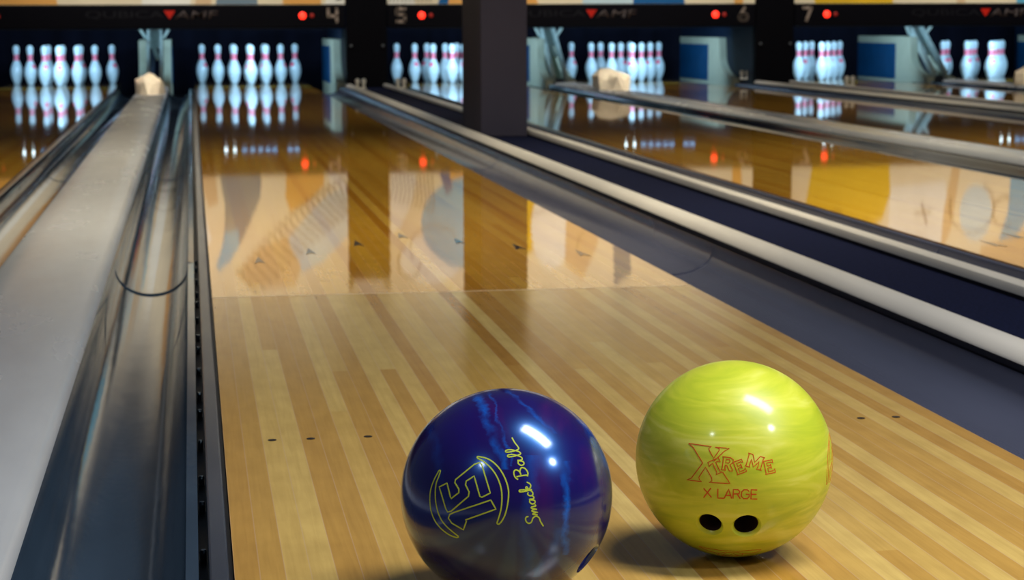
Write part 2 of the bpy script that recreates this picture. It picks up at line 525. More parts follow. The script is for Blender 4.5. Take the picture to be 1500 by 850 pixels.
DIG = {'3': [[(0, 1), (1, 1), (0.5, 0.58), (1, 0.4), (1, 0), (0, 0)]],
       '4': [[(0, 1), (0, 0.45), (1, 0.45)], [(1, 1), (1, 0)]],
       '5': [[(1, 1), (0.1, 1), (0, 0.9), (0, 0.62), (0.1, 0.55), (0.9, 0.55), (1, 0.45), (1, 0.1), (0.9, 0), (0.05, 0)]],
       '6': [[(0.62, 1), (0.12, 0.48), (0, 0.25), (0.12, 0.06), (0.4, 0), (0.65, 0), (0.92, 0.08), (1, 0.27), (0.9, 0.46), (0.65, 0.54), (0.35, 0.52), (0.12, 0.4)]],
       '7': [[(0, 1), (1, 1), (0.42, 0)]],
       '8': [[(0, 0), (0, 0.5), (0.1, 0.55), (0, 0.65), (0, 1), (1, 1), (1, 0.65), (0.9, 0.55), (1, 0.5), (1, 0), (0, 0)], [(0.1, 0.55), (0.9, 0.55)]]}

def text_mesh(name, body, x0, x1, zb, h, y, depth, mat, parent, shear=0.0, bold=0.0):
    cu = bpy.data.curves.new(name, 'FONT')
    cu.body = body; cu.size = 1; cu.extrude = 0; cu.offset = bold
    o = bpy.data.objects.new(name, cu); COL.objects.link(o)
    bpy.context.view_layer.update()
    me = bpy.data.meshes.new_from_object(o.evaluated_get(bpy.context.evaluated_depsgraph_get()))
    bpy.data.objects.remove(o); bpy.data.curves.remove(cu)
    xs = [v.co.x for v in me.vertices]; zs = [v.co.y for v in me.vertices]
    a, c, lo, hi = min(xs), max(xs), min(zs), max(zs)
    bm = bmesh.new(); bm.from_mesh(me)
    for v in bm.verts:
        fz = (v.co.y - lo) / (hi - lo)
        v.co = Vector((x0 + (v.co.x - a) / (c - a) * (x1 - x0) + shear * fz * h, y, zb + fz * h))
    r = bmesh.ops.extrude_face_region(bm, geom=list(bm.faces))
    for g in r['geom']:
        if isinstance(g, bmesh.types.BMVert):
            g.co.y -= depth
    bmesh.ops.recalc_face_normals(bm, faces=bm.faces)
    bm.to_mesh(me); bm.free()
    me.materials.clear(); me.materials.append(mat); me.name = name
    o = bpy.data.objects.new(name, me); COL.objects.link(o); o.parent = parent
    return o

# mural shapes: (paint, polygon of (x, z)) in room coordinates, nearest to the front last
def ell(cx, cz, rx, rz, a0=0, a1=360, n=36):
    return [(cx + rx * math.cos(math.radians(a0 + (a1 - a0) * i / n)), cz + rz * math.sin(math.radians(a0 + (a1 - a0) * i / n))) for i in range(n + (0 if a1 - a0 == 360 else 1))]
def line(p, q, w=0.010):
    p, q = Vector(p), Vector(q); d = (q - p).normalized(); n = Vector((-d.y, d.x)) * w / 2
    return [tuple(p + n), tuple(p - n), tuple(q - n), tuple(q + n)]
def polyline(pts, w=0.009):
    return [line(a, c, w) for a, c in zip(pts[:-1], pts[1:])]
def arc_pts(cx, cz, rx, rz, a0, a1, n=14):
    return [(cx + rx * math.cos(math.radians(a0 + (a1 - a0) * i / n)), cz + rz * math.sin(math.radians(a0 + (a1 - a0) * i / n))) for i in range(n + 1)]
Z0, Z1 = 0.745, 1.86
MUR = {'34': [], '56': [], '78': []}
m = MUR['34']
m += [('orange', [(-2.57, Z0), (-1.68, Z0), (-1.75, 1.15), (-2.1, 1.5), (-2.57, 1.6)]),
      ('cream', [(-1.68, Z0), (-0.95, Z0), (-1.0, 1.3), (-1.5, 1.86), (-2.1, 1.5), (-1.75, 1.15)]),
      ('white', [(-0.97, Z0), (-0.56, Z0), (-0.5, 1.0), (-0.42, 1.3), (-0.6, 1.6), (-0.98, 1.7)]),
      ('tan', [(-0.52, Z0), (-0.38, Z0), (-0.36, 0.98), (-0.44, 1.02)]),
      ('steel', [(-0.34, Z0), (0.02, Z0), (0.012, 0.93), (-0.06, 1.10), (-0.15, 1.30), (-0.25, 1.48), (-0.36, 1.58), (-0.40, 1.55), (-0.34, 1.40), (-0.31, 1.2), (-0.30, 1.0)]),
      ('skyblue', [(-0.31, 1.24), (-0.18, 1.22), (-0.19, 1.38), (-0.27, 1.50), (-0.36, 1.58), (-0.40, 1.55), (-0.34, 1.40)]),
      ('orange', [(0.24, Z0), (0.57, Z0), (0.57, 0.84), (0.42, 0.99), (0.27, 1.07), (0.23, 0.95)]),
      ('paleblue', [(0.80, 0.86), (0.80, 1.30), (0.55, 1.52), (0.35, 1.62), (0.18, 1.50), (0.22, 1.34), (0.42, 1.10), (0.60, 0.92)]),
      ('tan', [(0.0, 1.38), (0.22, 1.30), (0.36, 1.55), (0.30, 1.74), (-0.10, 1.74), (-0.22, 1.62)]),
      ('white', [(0.60, Z0), (0.80, Z0), (0.80, 0.9), (0.64, 0.86)])]
for i in range(20):          # row of spiky strokes along the diagonal
    f = i / 19
    x, z = -0.20 + f * 0.92, 1.60 - f * 0.80 - 0.08 * math.sin(f * PI)
    for L in polyline([(x - 0.02, z - 0.015), (x + 0.03, z - 0.005), (x + 0.05, z + 0.045), (x + 0.18 + 0.06 * math.sin(f * PI), z + 0.22)], 0.013):
        m.append(('ink', L))
m = MUR['56']
m += [('white', [(1.16, Z0), (1.40, Z0), (1.36, 0.98), (1.24, 1.24), (1.16, 1.28)]),
      ('white', ell(1.52, 1.52, 0.28, 0.22)),
      ('orange', [(1.68, Z0), (2.50, Z0), (2.38, 1.02), (1.98, 1.12), (1.72, 0.95)]),
      ('skyblue', ell(1.90, 1.20, 0.47, 0.42)),
      ('blue', [(1.60, Z0), (1.69, Z0), (1.72, 0.9), (1.66, 0.94)]),
      ('amber', ell(2.38, 1.20, 0.12, 0.30)),
      ('white', ell(2.62, 1.25, 0.19, 0.38)),
      ('tan', [(2.76, 0.95), (3.0, 0.9), (3.05, 1.4), (2.9, 1.75), (2.74, 1.6)]),
      ('paleblue', [(2.90, Z0), (3.36, Z0), (3.34, 1.05), (3.05, 1.15), (2.92, 0.98)]),
      ('blue', [(3.36, Z0), (3.84, Z0), (3.80, 0.98), (3.60, 1.22), (3.40, 1.10)]),
      ('steel', [(3.18, 1.2), (3.32, 1.15), (3.36, 1.7), (3.2, 1.8)]),
      ('orange', [(4.30, Z0), (4.38, Z0), (4.40, 1.0), (4.30, 1.02)]),
      ('white', [(3.9, 0.95), (4.25, 0.9), (4.3, 1.6), (3.95, 1.7)])]
for i in range(11):
    x = 1.17 + i * 0.036
    for L in polyline([(x, Z0 + 0.02), (x + 0.02, Z0 + 0.10 + 0.02 * i), (x - 0.01, Z0 + 0.24 + 0.012 * i)], 0.007):
        m.append(('ink', L))
for L in polyline(arc_pts(2.62, 1.30, 0.30, 0.20, 200, 330), 0.008) + polyline(arc_pts(1.55, 1.42, 0.22, 0.2, 150, 330), 0.006) + polyline(arc_pts(3.05, 1.45, 0.2, 0.2, 180, 300), 0.006) + polyline(arc_pts(1.32, 1.55, 0.1, 0.14, 0, 260), 0.007):
    m.append(('ink', L))
m = MUR['78']
m += [('amber', [(5.06, Z0), (5.80, Z0), (5.82, 1.0), (5.74, 1.25), (5.45, 1.45), (5.10, 1.40), (5.00, 1.1)]),
      ('white', [(5.82, 0.95), (6.35, 0.9), (6.42, 1.3), (6.2, 1.7), (5.8, 1.6)]),
      ('tan', [(6.42, Z0), (6.50, Z0), (6.42, 1.35), (6.32, 1.6), (6.34, 1.2)]),
      ('paleblue', ell(6.66, 1.20, 0.16, 0.26)),
      ('skyblue', [(7.00, Z0), (7.30, Z0), (7.30, 1.1), (7.05, 1.45), (6.85, 1.6), (6.98, 1.2)]),
      ('tan', [(6.72, 1.52), (7.3, 1.35), (7.3, 1.8), (6.7, 1.8)])]
for L in polyline(arc_pts(6.62, 1.15, 0.22, 0.24, -60, 200), 0.012) + polyline(arc_pts(6.95, 1.2, 0.12, 0.14, 60, 300), 0.012) + polyline(arc_pts(5.9, 1.45, 0.12, 0.05, 0, 180), 0.010) + polyline(arc_pts(5.5, 1.30, 0.1, 0.05, 0, 180), 0.012) + polyline(arc_pts(5.3, 1.22, 0.05, 0.06, 90, 360), 0.014) + polyline([(6.12, 1.1), (6.18, 1.3)], 0.012) + polyline([(6.05, 1.2), (6.22, 1.18)], 0.012) + polyline([(6.08, 1.42), (6.2, 1.5), (6.1, 1.52)], 0.012):
    m.append(('ink', L))

PAINTS = ['cream', 'white', 'tan', 'orange', 'amber', 'steel', 'skyblue', 'blue', 'paleblue', 'ink']
def masking(key, numL, numR, label):
    pc = PAIRC[key]
    t = thing('masking_unit', label, 'masking unit', (pc, YM, 0.535), 'masking units over the pins')
    hw = 1.671
    off = lambda o: setattr(o, 'location', (-pc, -YM, -0.535)) or o
    b = MB(); b.box(pc - hw, pc + hw, YM, YM + 0.16, 0.545, Z0 - 0.004, bev=0.006); off(b.build('beam', M['blackgloss'], t))
    b = MB(); b.box(pc - hw + 0.02, pc + hw - 0.02, YM + 0.01, YM + 0.05, 0.533, 0.545, bev=0.003); off(b.build('lower_trim', M['navy'], t))
    for sx in (-1, 1):
        xa = pc + sx * (hw + 0.021)
        b = MB(); b.box(xa - 0.006, xa + 0.006, YM + 0.02, YM + 0.12, FLOORZ, 0.60); off(b.build('support_leg', M['black'], t))
    # mural board, painted pattern in one mesh
    b = MB(); b.box(pc - hw, pc + hw, YM + 0.02, YM + 0.06, Z0, Z1)
    # clip every painted patch to this unit's panel
    for i, (p, poly) in enumerate(MUR[key]):
        pts = [(min(max(x, pc - hw + 0.004), pc + hw - 0.004), min(max(z, Z0 + 0.002), Z1 - 0.004)) for x, z in poly]
        yy = YM + 0.0195 - 0.00012 * i
        b.add([(x, yy, z) for x, z in pts], [tuple(range(len(pts)))], PAINTS.index(p))
    off(b.build('mural_panel', [M[p] for p in PAINTS], t))
    # writing
    tx = pc - 0.557
    off(text_mesh('logo_lettering', 'QUBICA', tx, tx + 0.66, 0.622, 0.070, YM - 0.0005, 0.002, M['letterdark'], t, 0.0, 0.0))
    off(text_mesh('logo_lettering', 'AMF', pc + 0.195, pc + 0.555, 0.622, 0.070, YM - 0.0005, 0.002, M['lettergrey'], t, 0.25, 0.012))
    b = MB(); b.prism_y([(pc + 0.105, 0.694), (pc + 0.205, 0.694), (pc + 0.155, 0.620)], YM - 0.003, YM - 0.0005); off(b.build('logo_triangle', M['triangle'], t))
    # numbers and signal lamps
    for num, nx, lx in ((numL, -1.555, -1.370), (numR, 1.560, 1.298)):
        b = MB()
        for st in DIG[num]:
            stroke_mesh(b, st, 0.026, pc + nx - 0.037, 0.595, 0.074, 0.110, YM - 0.003, YM - 0.0005)
        off(b.build('lane_number', M['number'], t))
        for dx, r, mt, nm in ((0, 0.033, 'led', 'signal_lamp'), (0.083, 0.020, 'leddim', 'signal_lamp')):
            b = MB(); c = (pc + lx + dx, YM - 0.006, 0.648)
            b.tube((c[0], YM - 0.0004, c[2]), c, r * 0.95, 20)
            b.tube(c, (c[0], YM - 0.013, c[2]), r * 0.95, 20, r * 0.5)
            off(b.build(nm, M[mt], t))
    return t
masking('34', '3', '4', 'black masking beam with mural and number 4, left of the photo')
masking('56', '5', '6', 'black masking beam with mural, numbered 5 and 6, behind the pillar')
masking('78', '7', '8', 'black masking beam with mural and number 7, right of the photo')

# columns between the masking units
def column(key, label):
    c = AISLE[key]
    t = thing('divider_column', label, 'column', (c, YM, 0), 'black columns between masking units')
    b = MB(); b.box(-0.179, 0.179, 0.0, 0.05, -0.012, 1.69, bev=0.004); b.build('front_panel', M['black'], t)
    b = MB(); b.box(-0.143, -0.120, 0.051, 2.9, -0.012, 0.54); b.build('side_panel', M['navy'], t)
    b = MB(); b.box(0.120, 0.143, 0.051, 2.9, -0.012, 0.54); b.build('side_panel', M['navy'], t)
    for s in (-1, 1):
        b = MB(); b.tube((s * 0.14, 0.0, 0.385), (s * 0.14, -0.022, 0.385), 0.008, 14)
        b.tube((s * 0.14, -0.022, 0.385), (s * 0.14, -0.028, 0.385), 0.012, 14, 0.009)
        smooth_by_angle(b.build('latch_knob', M['knob'], t))
    return t
column('45', 'plain black column between the numbers 4 and 5')
column('67', 'plain black column between the numbers 6 and 7')
column('23', 'plain black column at the far left end of the masking beam')
column('89', 'plain black column at the far right end of the masking beam')

# ------------------------------------------------------------------ kickback panels
def kick(sgn, label):
    t = thing('kickback_panel', label, 'panel', (0, 0, 0), 'kickback panels beside the pin decks')
    x0, x1 = sorted((sgn * 0.749, sgn * 0.818))
    front = []
    for i in range(13):
        f = i / 12
        z = 0.43 - f * 0.385
        y = (17.82 - 0.07 * f if sgn > 0 else 18.26 - 0.50 * f) - 0.40 * max(0, (f - 0.45) / 0.55) ** 2.6
        front.append((y, z))
    prof = [(19.35, 0.43)] + front + [(17.34, 0.0), (17.34, FLOORZ), (19.35, FLOORZ)]
    b = MB(); b.prism_x(prof, x0, x1); b.build('board', M['kickcream'], t)
    xi = sgn * 0.749
    b = MB(); b.box(*sorted((xi, xi - sgn * 0.006)), 18.22 if sgn > 0 else 18.5, 19.34, 0.012, 0.362, bev=0.002); b.build('blue_liner', M['kickblue'], t)
    return t
kr = kick(1, 'cream and blue kickback panel right of the pins under number 4')
kl = kick(-1, 'cream kickback panel left of the pins under number 4')
KN = {3: 'pins on the leftmost lane', 5: 'pins under number 5', 6: 'pins under number 6', 7: 'pins under number 7', 8: 'pins on the rightmost lane'}
for k, d in KN.items():
    dup(kr, (LC[k], 0, 0), 'cream and blue kickback panel right of the %s' % d)
    dup(kl, (LC[k], 0, 0), 'cream kickback panel left of the %s' % d)

# ------------------------------------------------------------------ ball return lifts between kickbacks
def lift(label):
    t = thing('ball_lift', label, 'ball lift', (0, 0, 0), 'ball lifts between the pin decks')
    A, B_ = (18.10, 0.530), (17.38, 0.065)
    for q in (-1, 1):
        b = MB(); b.bar((q * 0.059, A[0], A[1]), (q * 0.059, B_[0], B_[1]), 0.024, 0.075); b.build('leaning_rail', M['alu'], t)
        b = MB(); b.bar((q * 0.082, 18.02, 0.452), (q * 0.130, 17.98, 0.532), 0.022, 0.02); b.build('wing', M['alu'], t)
    b = MB(); b.bar((0, 18.16, 0.53), (0, 17.90, 0.36), 0.092, 0.012); b.build('cross_plate', M['alu'], t)
    b = MB(); b.bar((-0.020, 17.93, 0.40), (0.030, 17.76, 0.26), 0.034, 0.02); b.build('guide_plate', M['alu'], t)
    b = MB(); b.bar((-0.025, 18.14, 0.40), (-0.025, 17.56, 0.03), 0.036, 0.012); b.build('belt', M['belt'], t)
    b = MB(); b.tube((-0.06, 17.44, 0.03), (0.06, 17.44, 0.03), 0.035, 18); smooth_by_angle(b.build('roller', M['belt'], t))
    return t
l0 = lift('pale metal ball lift between the leftmost two racks of pins')
l0.location = (PAIRC['34'], 0, 0)
dup(l0, (PAIRC['56'], 0, 0), 'pale leaning ball lift just right of the pillar')
dup(l0, (PAIRC['78'], 0, 0), 'pale leaning ball lift right of the pins under number 7')

# crumpled beige hoods where the balls come back
def hood(key, seed, label):
    bm = bmesh.new()
    bmesh.ops.create_icosphere(bm, subdivisions=2, radius=1)
    for v in bm.verts:
        d = v.co.normalized()
        n = noise.noise(d * 2.1 + Vector((seed, 0, 0))) * 0.32 + noise.noise(d * 4.7 + Vector((0, seed, 0))) * 0.14
        p = d * (1 + n)
        if p.z < -0.05:
            p.z = -0.05
        p = Vector((p.x * 0.118, p.y * 0.50, max(p.z, 0) ** 0.8 * 0.165))
        p.x = max(-0.127, min(0.127, p.x))
        v.co = p
    me = bpy.data.meshes.new('ball_return_hood'); bm.to_mesh(me); bm.free()
    me.materials.append(M['hood'])
    o = bpy.data.objects.new('ball_return_hood', me); COL.objects.link(o)
    o.location = (PAIRC[key], 15.15, 0.0415)
    return tag(o, label, 'hood', 'beige hoods on the divider caps')
hood('34', 1.3, 'crumpled beige hood at the far end of the left divider cap')
hood('56', 4.9, 'crumpled beige hood in front of the pins under number 6')
hood('78', 8.2, 'crumpled beige hood cut by the right edge of the photo')

# small white sensors on the rails
def sensor(x, y, z, label):
    t = thing('ball_sensor', label, 'sensor', (x, y, z), 'small white sensors on the rails')
    b = MB(); b.box(-0.045, 0.045, -0.02, 0.02, 0, 0.012, bev=0.003); b.build('bracket', M['sensor'], t)
    for s in (-1, 1):
        b = MB(); b.lathe([(0.010, 0.012), (0.013, 0.035), (0.019, 0.052), (0.019, 0.072), (0.010, 0.082)], 14)
        o = b.build('sensor_head', M['sensor'], t, loc=(s * 0.026, 0, 0)); smooth_by_angle(o)
    return t
sensor(0.799, 15.45, 0.0505, 'small white twin sensor on the rail right of lane 4')
sensor(1.131, 15.45, 0.0505, 'small white twin sensor on the rail left of lane 5')
sensor(LC[6] + 0.799, 17.1, 0.0505, 'small white twin sensor on the rail by the cream panel of lane 6')
sensor(LC[7] - 0.799, 15.1, 0.0505, 'small white twin sensor on the rail left of lane 7')

# ------------------------------------------------------------------ pins
IN = 0.0254
PROF = [(0.0, 0.98), (0.12, 1.05), (0.75, 1.414), (1.5, 1.70), (2.25, 1.953), (3.375, 2.255), (4.1, 2.365), (4.5, 2.383), (5.1, 2.36), (5.875, 2.2815), (6.6, 2.08), (7.25, 1.8515), (7.95, 1.53), (8.625, 1.236), (9.0, 1.09), (9.375, 0.9825), (9.7, 0.925), (10.0, 0.8985), (10.4, 0.905), (10.875, 0.935), (11.3, 0.985), (11.75, 1.047), (12.2, 1.125), (12.625, 1.203), (13.1, 1.263), (13.5, 1.2735), (13.85, 1.24), (14.2, 1.12), (14.5, 0.94), (14.75, 0.69), (14.9, 0.43), (14.98, 0.18)]
def rad(z):
    h = z / IN
    for (a, ra), (c, rc) in zip(PROF[:-1], PROF[1:]):
        if a <= h <= c:
            return (ra + (rc - ra) * (h - a) / (c - a)) * IN
    return 0.0
def make_pin():
    t = thing('bowling_pin', '', 'bowling pin', (0, 0, 0), 'bowling pins standing in racks')
    b = MB(); b.lathe([(r * IN, h * IN + 0.0008) for h, r in PROF], 28)
    smooth_by_angle(b.build('pin_body', M['pin'], t), 50)
    for z0, z1 in ((0.233, 0.256), (0.262, 0.287)):
        b = MB(); zs = [z0 + (z1 - z0) * i / 4 for i in range(5)]
        b.lathe([(rad(z0) - 0.001, z0)] + [(rad(z) + 0.0005, z) for z in zs] + [(rad(z1) - 0.001, z1)], 28)
        smooth_by_angle(b.build('neck_stripe', M['pinred'], t), 50)
    # emblem: small crown-like patch on the shoulder
    b = MB(); n, k = 8, 6
    v, f = [], []
    for j in range(k + 1):
        z = 0.158 + 0.034 * j / k
        wid = (0.30 + 0.16 * j / k) * (1.0)
        for i in range(n + 1):
            a = -PI / 2 + wid * (i / n - 0.5) * 2
            zz = z + (0.010 * abs(((i / n * 3) % 1) - 0.5) if j == k else 0)
            v.append(((rad(zz) + 0.0006) * math.cos(a), (rad(zz) + 0.0006) * math.sin(a), zz + 0.0008))
    for j in range(k):
        for i in range(n):
            a = j * (n + 1) + i
            f.append((a, a + 1, a + n + 2, a + n + 1))
    b.add(v, f); b.build('emblem', M['pinred'], t, smooth=True)
    return t
RACK = [('front', 0, 0, 'lone front pin'), ('l2', -0.1524, 0.264, 'left pin of the second row'), ('r2', 0.1524, 0.264, 'right pin of the second row'),
        ('l3', -0.3048, 0.528, 'left pin of the third row'), ('m3', 0, 0.528, 'middle pin of the third row'), ('r3', 0.3048, 0.528, 'right pin of the third row'),
        ('a', -0.4572, 0.792, 'far left pin of the back row'), ('b', -0.1524, 0.792, 'inner left pin of the back row'), ('c', 0.1524, 0.792, 'inner right pin of the back row'), ('d', 0.4572, 0.792, 'far right pin of the back row')]
pin0 = make_pin()
first = True
rr = random.Random(3)
for k in (3, 4, 5, 6, 7, 8):
    for nm, x, y, d in RACK:
        lab = 'white red-striped %s on %s' % (d, WHERE[k])
        loc = (LC[k] + x, YP + y, 0.0)
        a = rr.uniform(-1.3, 1.3) if rr.random() < 0.75 else rr.uniform(1.5, 4.5)
        if first:
            pin0.location = loc; pin0.rotation_euler = (0, 0, a); pin0['label'] = lab; first = False
        else:
            dup(pin0, loc, lab, a)

# pin deck lights behind the masking beam
def pin_light(k):
    c = LC[k]
    t = thing('pin_light', 'cool white light bar behind the masking beam over %s' % WHERE[k], 'lamp', (c, YM + 0.65, 0.545), 'light bars over the pin decks')
    b = MB(); b.box(-0.55, 0.55, -0.05, 0.05, 0.020, 0.075, bev=0.006); b.build('housing', M['black'], t)
    for x in (-0.27, -0.19):
        b = MB(); b.tube((x, -0.01, 0.021), (x, -0.01, 0.002), 0.0125, 16, 0.010); b.build('bulb', M['ledwhite'], t)
    for i, x in enumerate((-0.10, -0.03, 0.04, 0.11, 0.17, 0.31, 0.37)):
        b = MB(); b.box(x - 0.022, x + 0.022, -0.02, 0.01, 0.008, 0.021, bev=0.002); b.build('diffuser', M['ledsoft'], t)
    li = bpy.data.lights.new('pin_area', 'AREA'); li.shape = 'RECTANGLE'; li.size = 0.5; li.size_y = 0.06
    li.energy = PINE; li.color = (0.48, 0.76, 1.0); li.spread = math.radians(150)
    lo = bpy.data.objects.new('pin_area', li); COL.objects.link(lo)
    lo.location = (c, YM + 0.72, 0.66)
    lo.rotation_euler = Vector((0, 1.3, -0.52)).to_track_quat('-Z', 'Y').to_euler()
PINE = 19.0
for k in LC:
    pin_light(k)

# ------------------------------------------------------------------ bowling balls
R = 0.1085
F = 2866.51; YAW = 0.161124; PITCH = 0.136252; ROLL = -0.0034914
CAM = Vector((-0.564143, -0.616575, 0.588359))
fw = Vector((math.sin(YAW) * math.cos(PITCH), math.cos(YAW) * math.cos(PITCH), -math.sin(PITCH)))
rt = Vector((math.cos(YAW), -math.sin(YAW), 0)); up = rt.cross(fw)
rt, up = rt * math.cos(ROLL) + up * math.sin(ROLL), -rt * math.sin(ROLL) + up * math.cos(ROLL)

def ball_frame(c):
    """axes of the ball's engraved face: which way round it lies"""
    z = (CAM - Vector(c)).normalized()
    x = (rt - z * rt.dot(z)).normalized()
    return x, z.cross(x), z

def ball_mat(name, kind, frame=None):
    m, nt, b = new_mat(name)
    tc = N(nt, 'ShaderNodeTexCoord')
    mp = N(nt, 'ShaderNodeMapping')
    nt.links.new(tc.outputs['Object'], mp.inputs[0])
    nz = N(nt, 'ShaderNodeTexNoise')
    nz.inputs['Detail'].default_value = 6
    nt.links.new(mp.outputs[0], nz.inputs[0])
    if kind == 'purple':
        mp.inputs['Rotation'].default_value = (0.2, 0.35, 0.3)
        mp.inputs['Scale'].default_value = (16, 9, 3.0)
        nz.inputs['Scale'].default_value = 0.55
        nz.inputs['Distortion'].default_value = 1.1
        base = ramp(nt, nz.outputs[0], [(0.30, (0.048, 0.001, 0.095)), (0.45, (0.014, 0.001, 0.090)), (0.55, (0.011, 0.002, 0.110)), (0.72, (0.052, 0.002, 0.105))])
        # bright veins running down the ball, broken up by noise
        fx, fy, fz = frame
        def dotp(v):
            n = N(nt, 'ShaderNodeVectorMath', operation='DOT_PRODUCT')
            nt.links.new(tc.outputs['Object'], n.inputs[0])
            n.inputs[1].default_value = tuple(c / R for c in v)
            return n.outputs['Value']
        u, v, dz = dotp(fx), dotp(fy), dotp(fz)
        n2 = N(nt, 'ShaderNodeTexNoise')
        n2.inputs['Scale'].default_value = 42.0; n2.inputs['Detail'].default_value = 7; n2.inputs['Roughness'].default_value = 0.65
        nt.links.new(tc.outputs['Object'], n2.inputs[0])
        n3 = N(nt, 'ShaderNodeTexNoise')
        n3.inputs['Scale'].default_value = 26.0; n3.inputs['Detail'].default_value = 3
        nt.links.new(tc.outputs['Object'], n3.inputs[0])
        wob = math_node(nt, 'MULTIPLY', math_node(nt, 'SUBTRACT', n2.outputs[0], 0.5), 0.22)
        vf = None
        for a, sl, v0, v1, wd, st in ((0.07, -0.36, 0.22, 0.98, 0.055, 1.0), (0.13, -0.30, 0.25, 0.98, 0.020, 0.8), (1.00, -1.02, 0.55, 0.98, 0.035, 0.9), (0.545, 0.03, -0.55, 0.30, 0.045, 0.75),
                                     (1.10, -0.55, 0.15, 0.70, 0.055, 0.8), (0.20, 0.05, -0.9, 0.35, 0.085, 0.30), (-0.55, -0.25, -0.2, 0.9, 0.06, 0.22), (0.70, 0.6, -0.75, -0.30, 0.06, 0.30)):
            d = math_node(nt, 'ABSOLUTE', math_node(nt, 'SUBTRACT', math_node(nt, 'ADD', u, wob), math_node(nt, 'ADD', math_node(nt, 'MULTIPLY', v, sl), a)))
            line_ = math_node(nt, 'MAXIMUM', math_node(nt, 'SUBTRACT', 1.0, math_node(nt, 'DIVIDE', d, wd)), 0.0)
            inside = math_node(nt, 'MULTIPLY', math_node(nt, 'GREATER_THAN', v, v0), math_node(nt, 'LESS_THAN', v, v1))
            inside = math_node(nt, 'MULTIPLY', inside, math_node(nt, 'GREATER_THAN', dz, 0.0))
            x = math_node(nt, 'MULTIPLY', math_node(nt, 'MULTIPLY', line_, inside), st)
            vf = x if vf is None else math_node(nt, 'MAXIMUM', vf, x)
        gate = math_node(nt, 'MULTIPLY', math_node(nt, 'MAXIMUM', math_node(nt, 'SUBTRACT', n3.outputs[0], 0.30), 0.0), 3.4)
        vf = math_node(nt, 'MINIMUM', math_node(nt, 'MULTIPLY', vf, gate), 1.0)
        col = mix(nt, 'MIX', vf, base, (0.006, 0.10, 0.55))
        nt.links.new(col, b.inputs['Base Color'])
        b.inputs['Metallic'].default_value = 0.0
        b.inputs['Specular IOR Level'].default_value = 0.4
        b.inputs['Specular Tint'].default_value = (0.04, 0.32, 1.0, 1)
        b.inputs['Roughness'].default_value = 0.20
        b.inputs['Coat Weight'].default_value = 1.0
        b.inputs['Coat Roughness'].default_value = 0.13
        b.inputs['Coat IOR'].default_value = 1.45
        gl_ = N(nt, 'ShaderNodeBsdfGlossy')      # blue pearl flake under the gloss
        gl_.inputs['Color'].default_value = (0.03, 0.34, 1.0, 1)
        gl_.inputs['Roughness'].default_value = 0.30
        ms = N(nt, 'ShaderNodeMixShader')
        ms.inputs[0].default_value = 0.075
        nt.links.new(b.outputs[0], ms.inputs[1]); nt.links.new(gl_.outputs[0], ms.inputs[2])
        nt.links.new(ms.outputs[0], nt.nodes['Material Output'].inputs[0])
    else:
        mp.inputs['Rotation'].default_value = (0.1, 0.25, 0)
        mp.inputs['Scale'].default_value = (9, 9, 46)
        nz.inputs['Scale'].default_value = 0.75
        nz.inputs['Distortion'].default_value = 2.2
        col = ramp(nt, nz.outputs[0], [(0.34, (0.48, 0.58, 0.026)), (0.48, (0.58, 0.65, 0.034)), (0.56, (0.64, 0.69, 0.050)), (0.70, (0.74, 0.77, 0.13))])
        nt.links.new(col, b.inputs['Base Color'])
        b.inputs['Roughness'].default_value = 0.42
        b.inputs['Subsurface Weight'].default_value = 0.12
        b.inputs['Subsurface Radius'].default_value = (0.02, 0.02, 0.004)
        b.inputs['Subsurface Scale'].default_value = 0.3
        b.inputs['Coat Weight'].default_value = 0.4
        b.inputs['Coat Roughness'].default_value = 0.13
    return m
PB = (-0.2565, 1.3165, R + 0.0003)
YB = (0.0175, 1.4365, R + 0.0003)
M['ballpurple'] = ball_mat('ball_purple_pearl', 'purple', ball_frame(PB))
M['ballyellow'] = ball_mat('ball_yellow_swirl', 'yellow')
M['purplehole'] = simple('hole_blue', (0.012, 0.03, 0.26), 0.4)
M['yellowhole'] = simple('hole_dark', (0.030, 0.012, 0.010), 0.5)
M['engravegreen'] = simple('engraving_lime', (0.50, 0.62, 0.055), 0.45, 0.3)
M['engravered'] = simple('engraving_orange', (0.62, 0.085, 0.012), 0.45, 0.3)

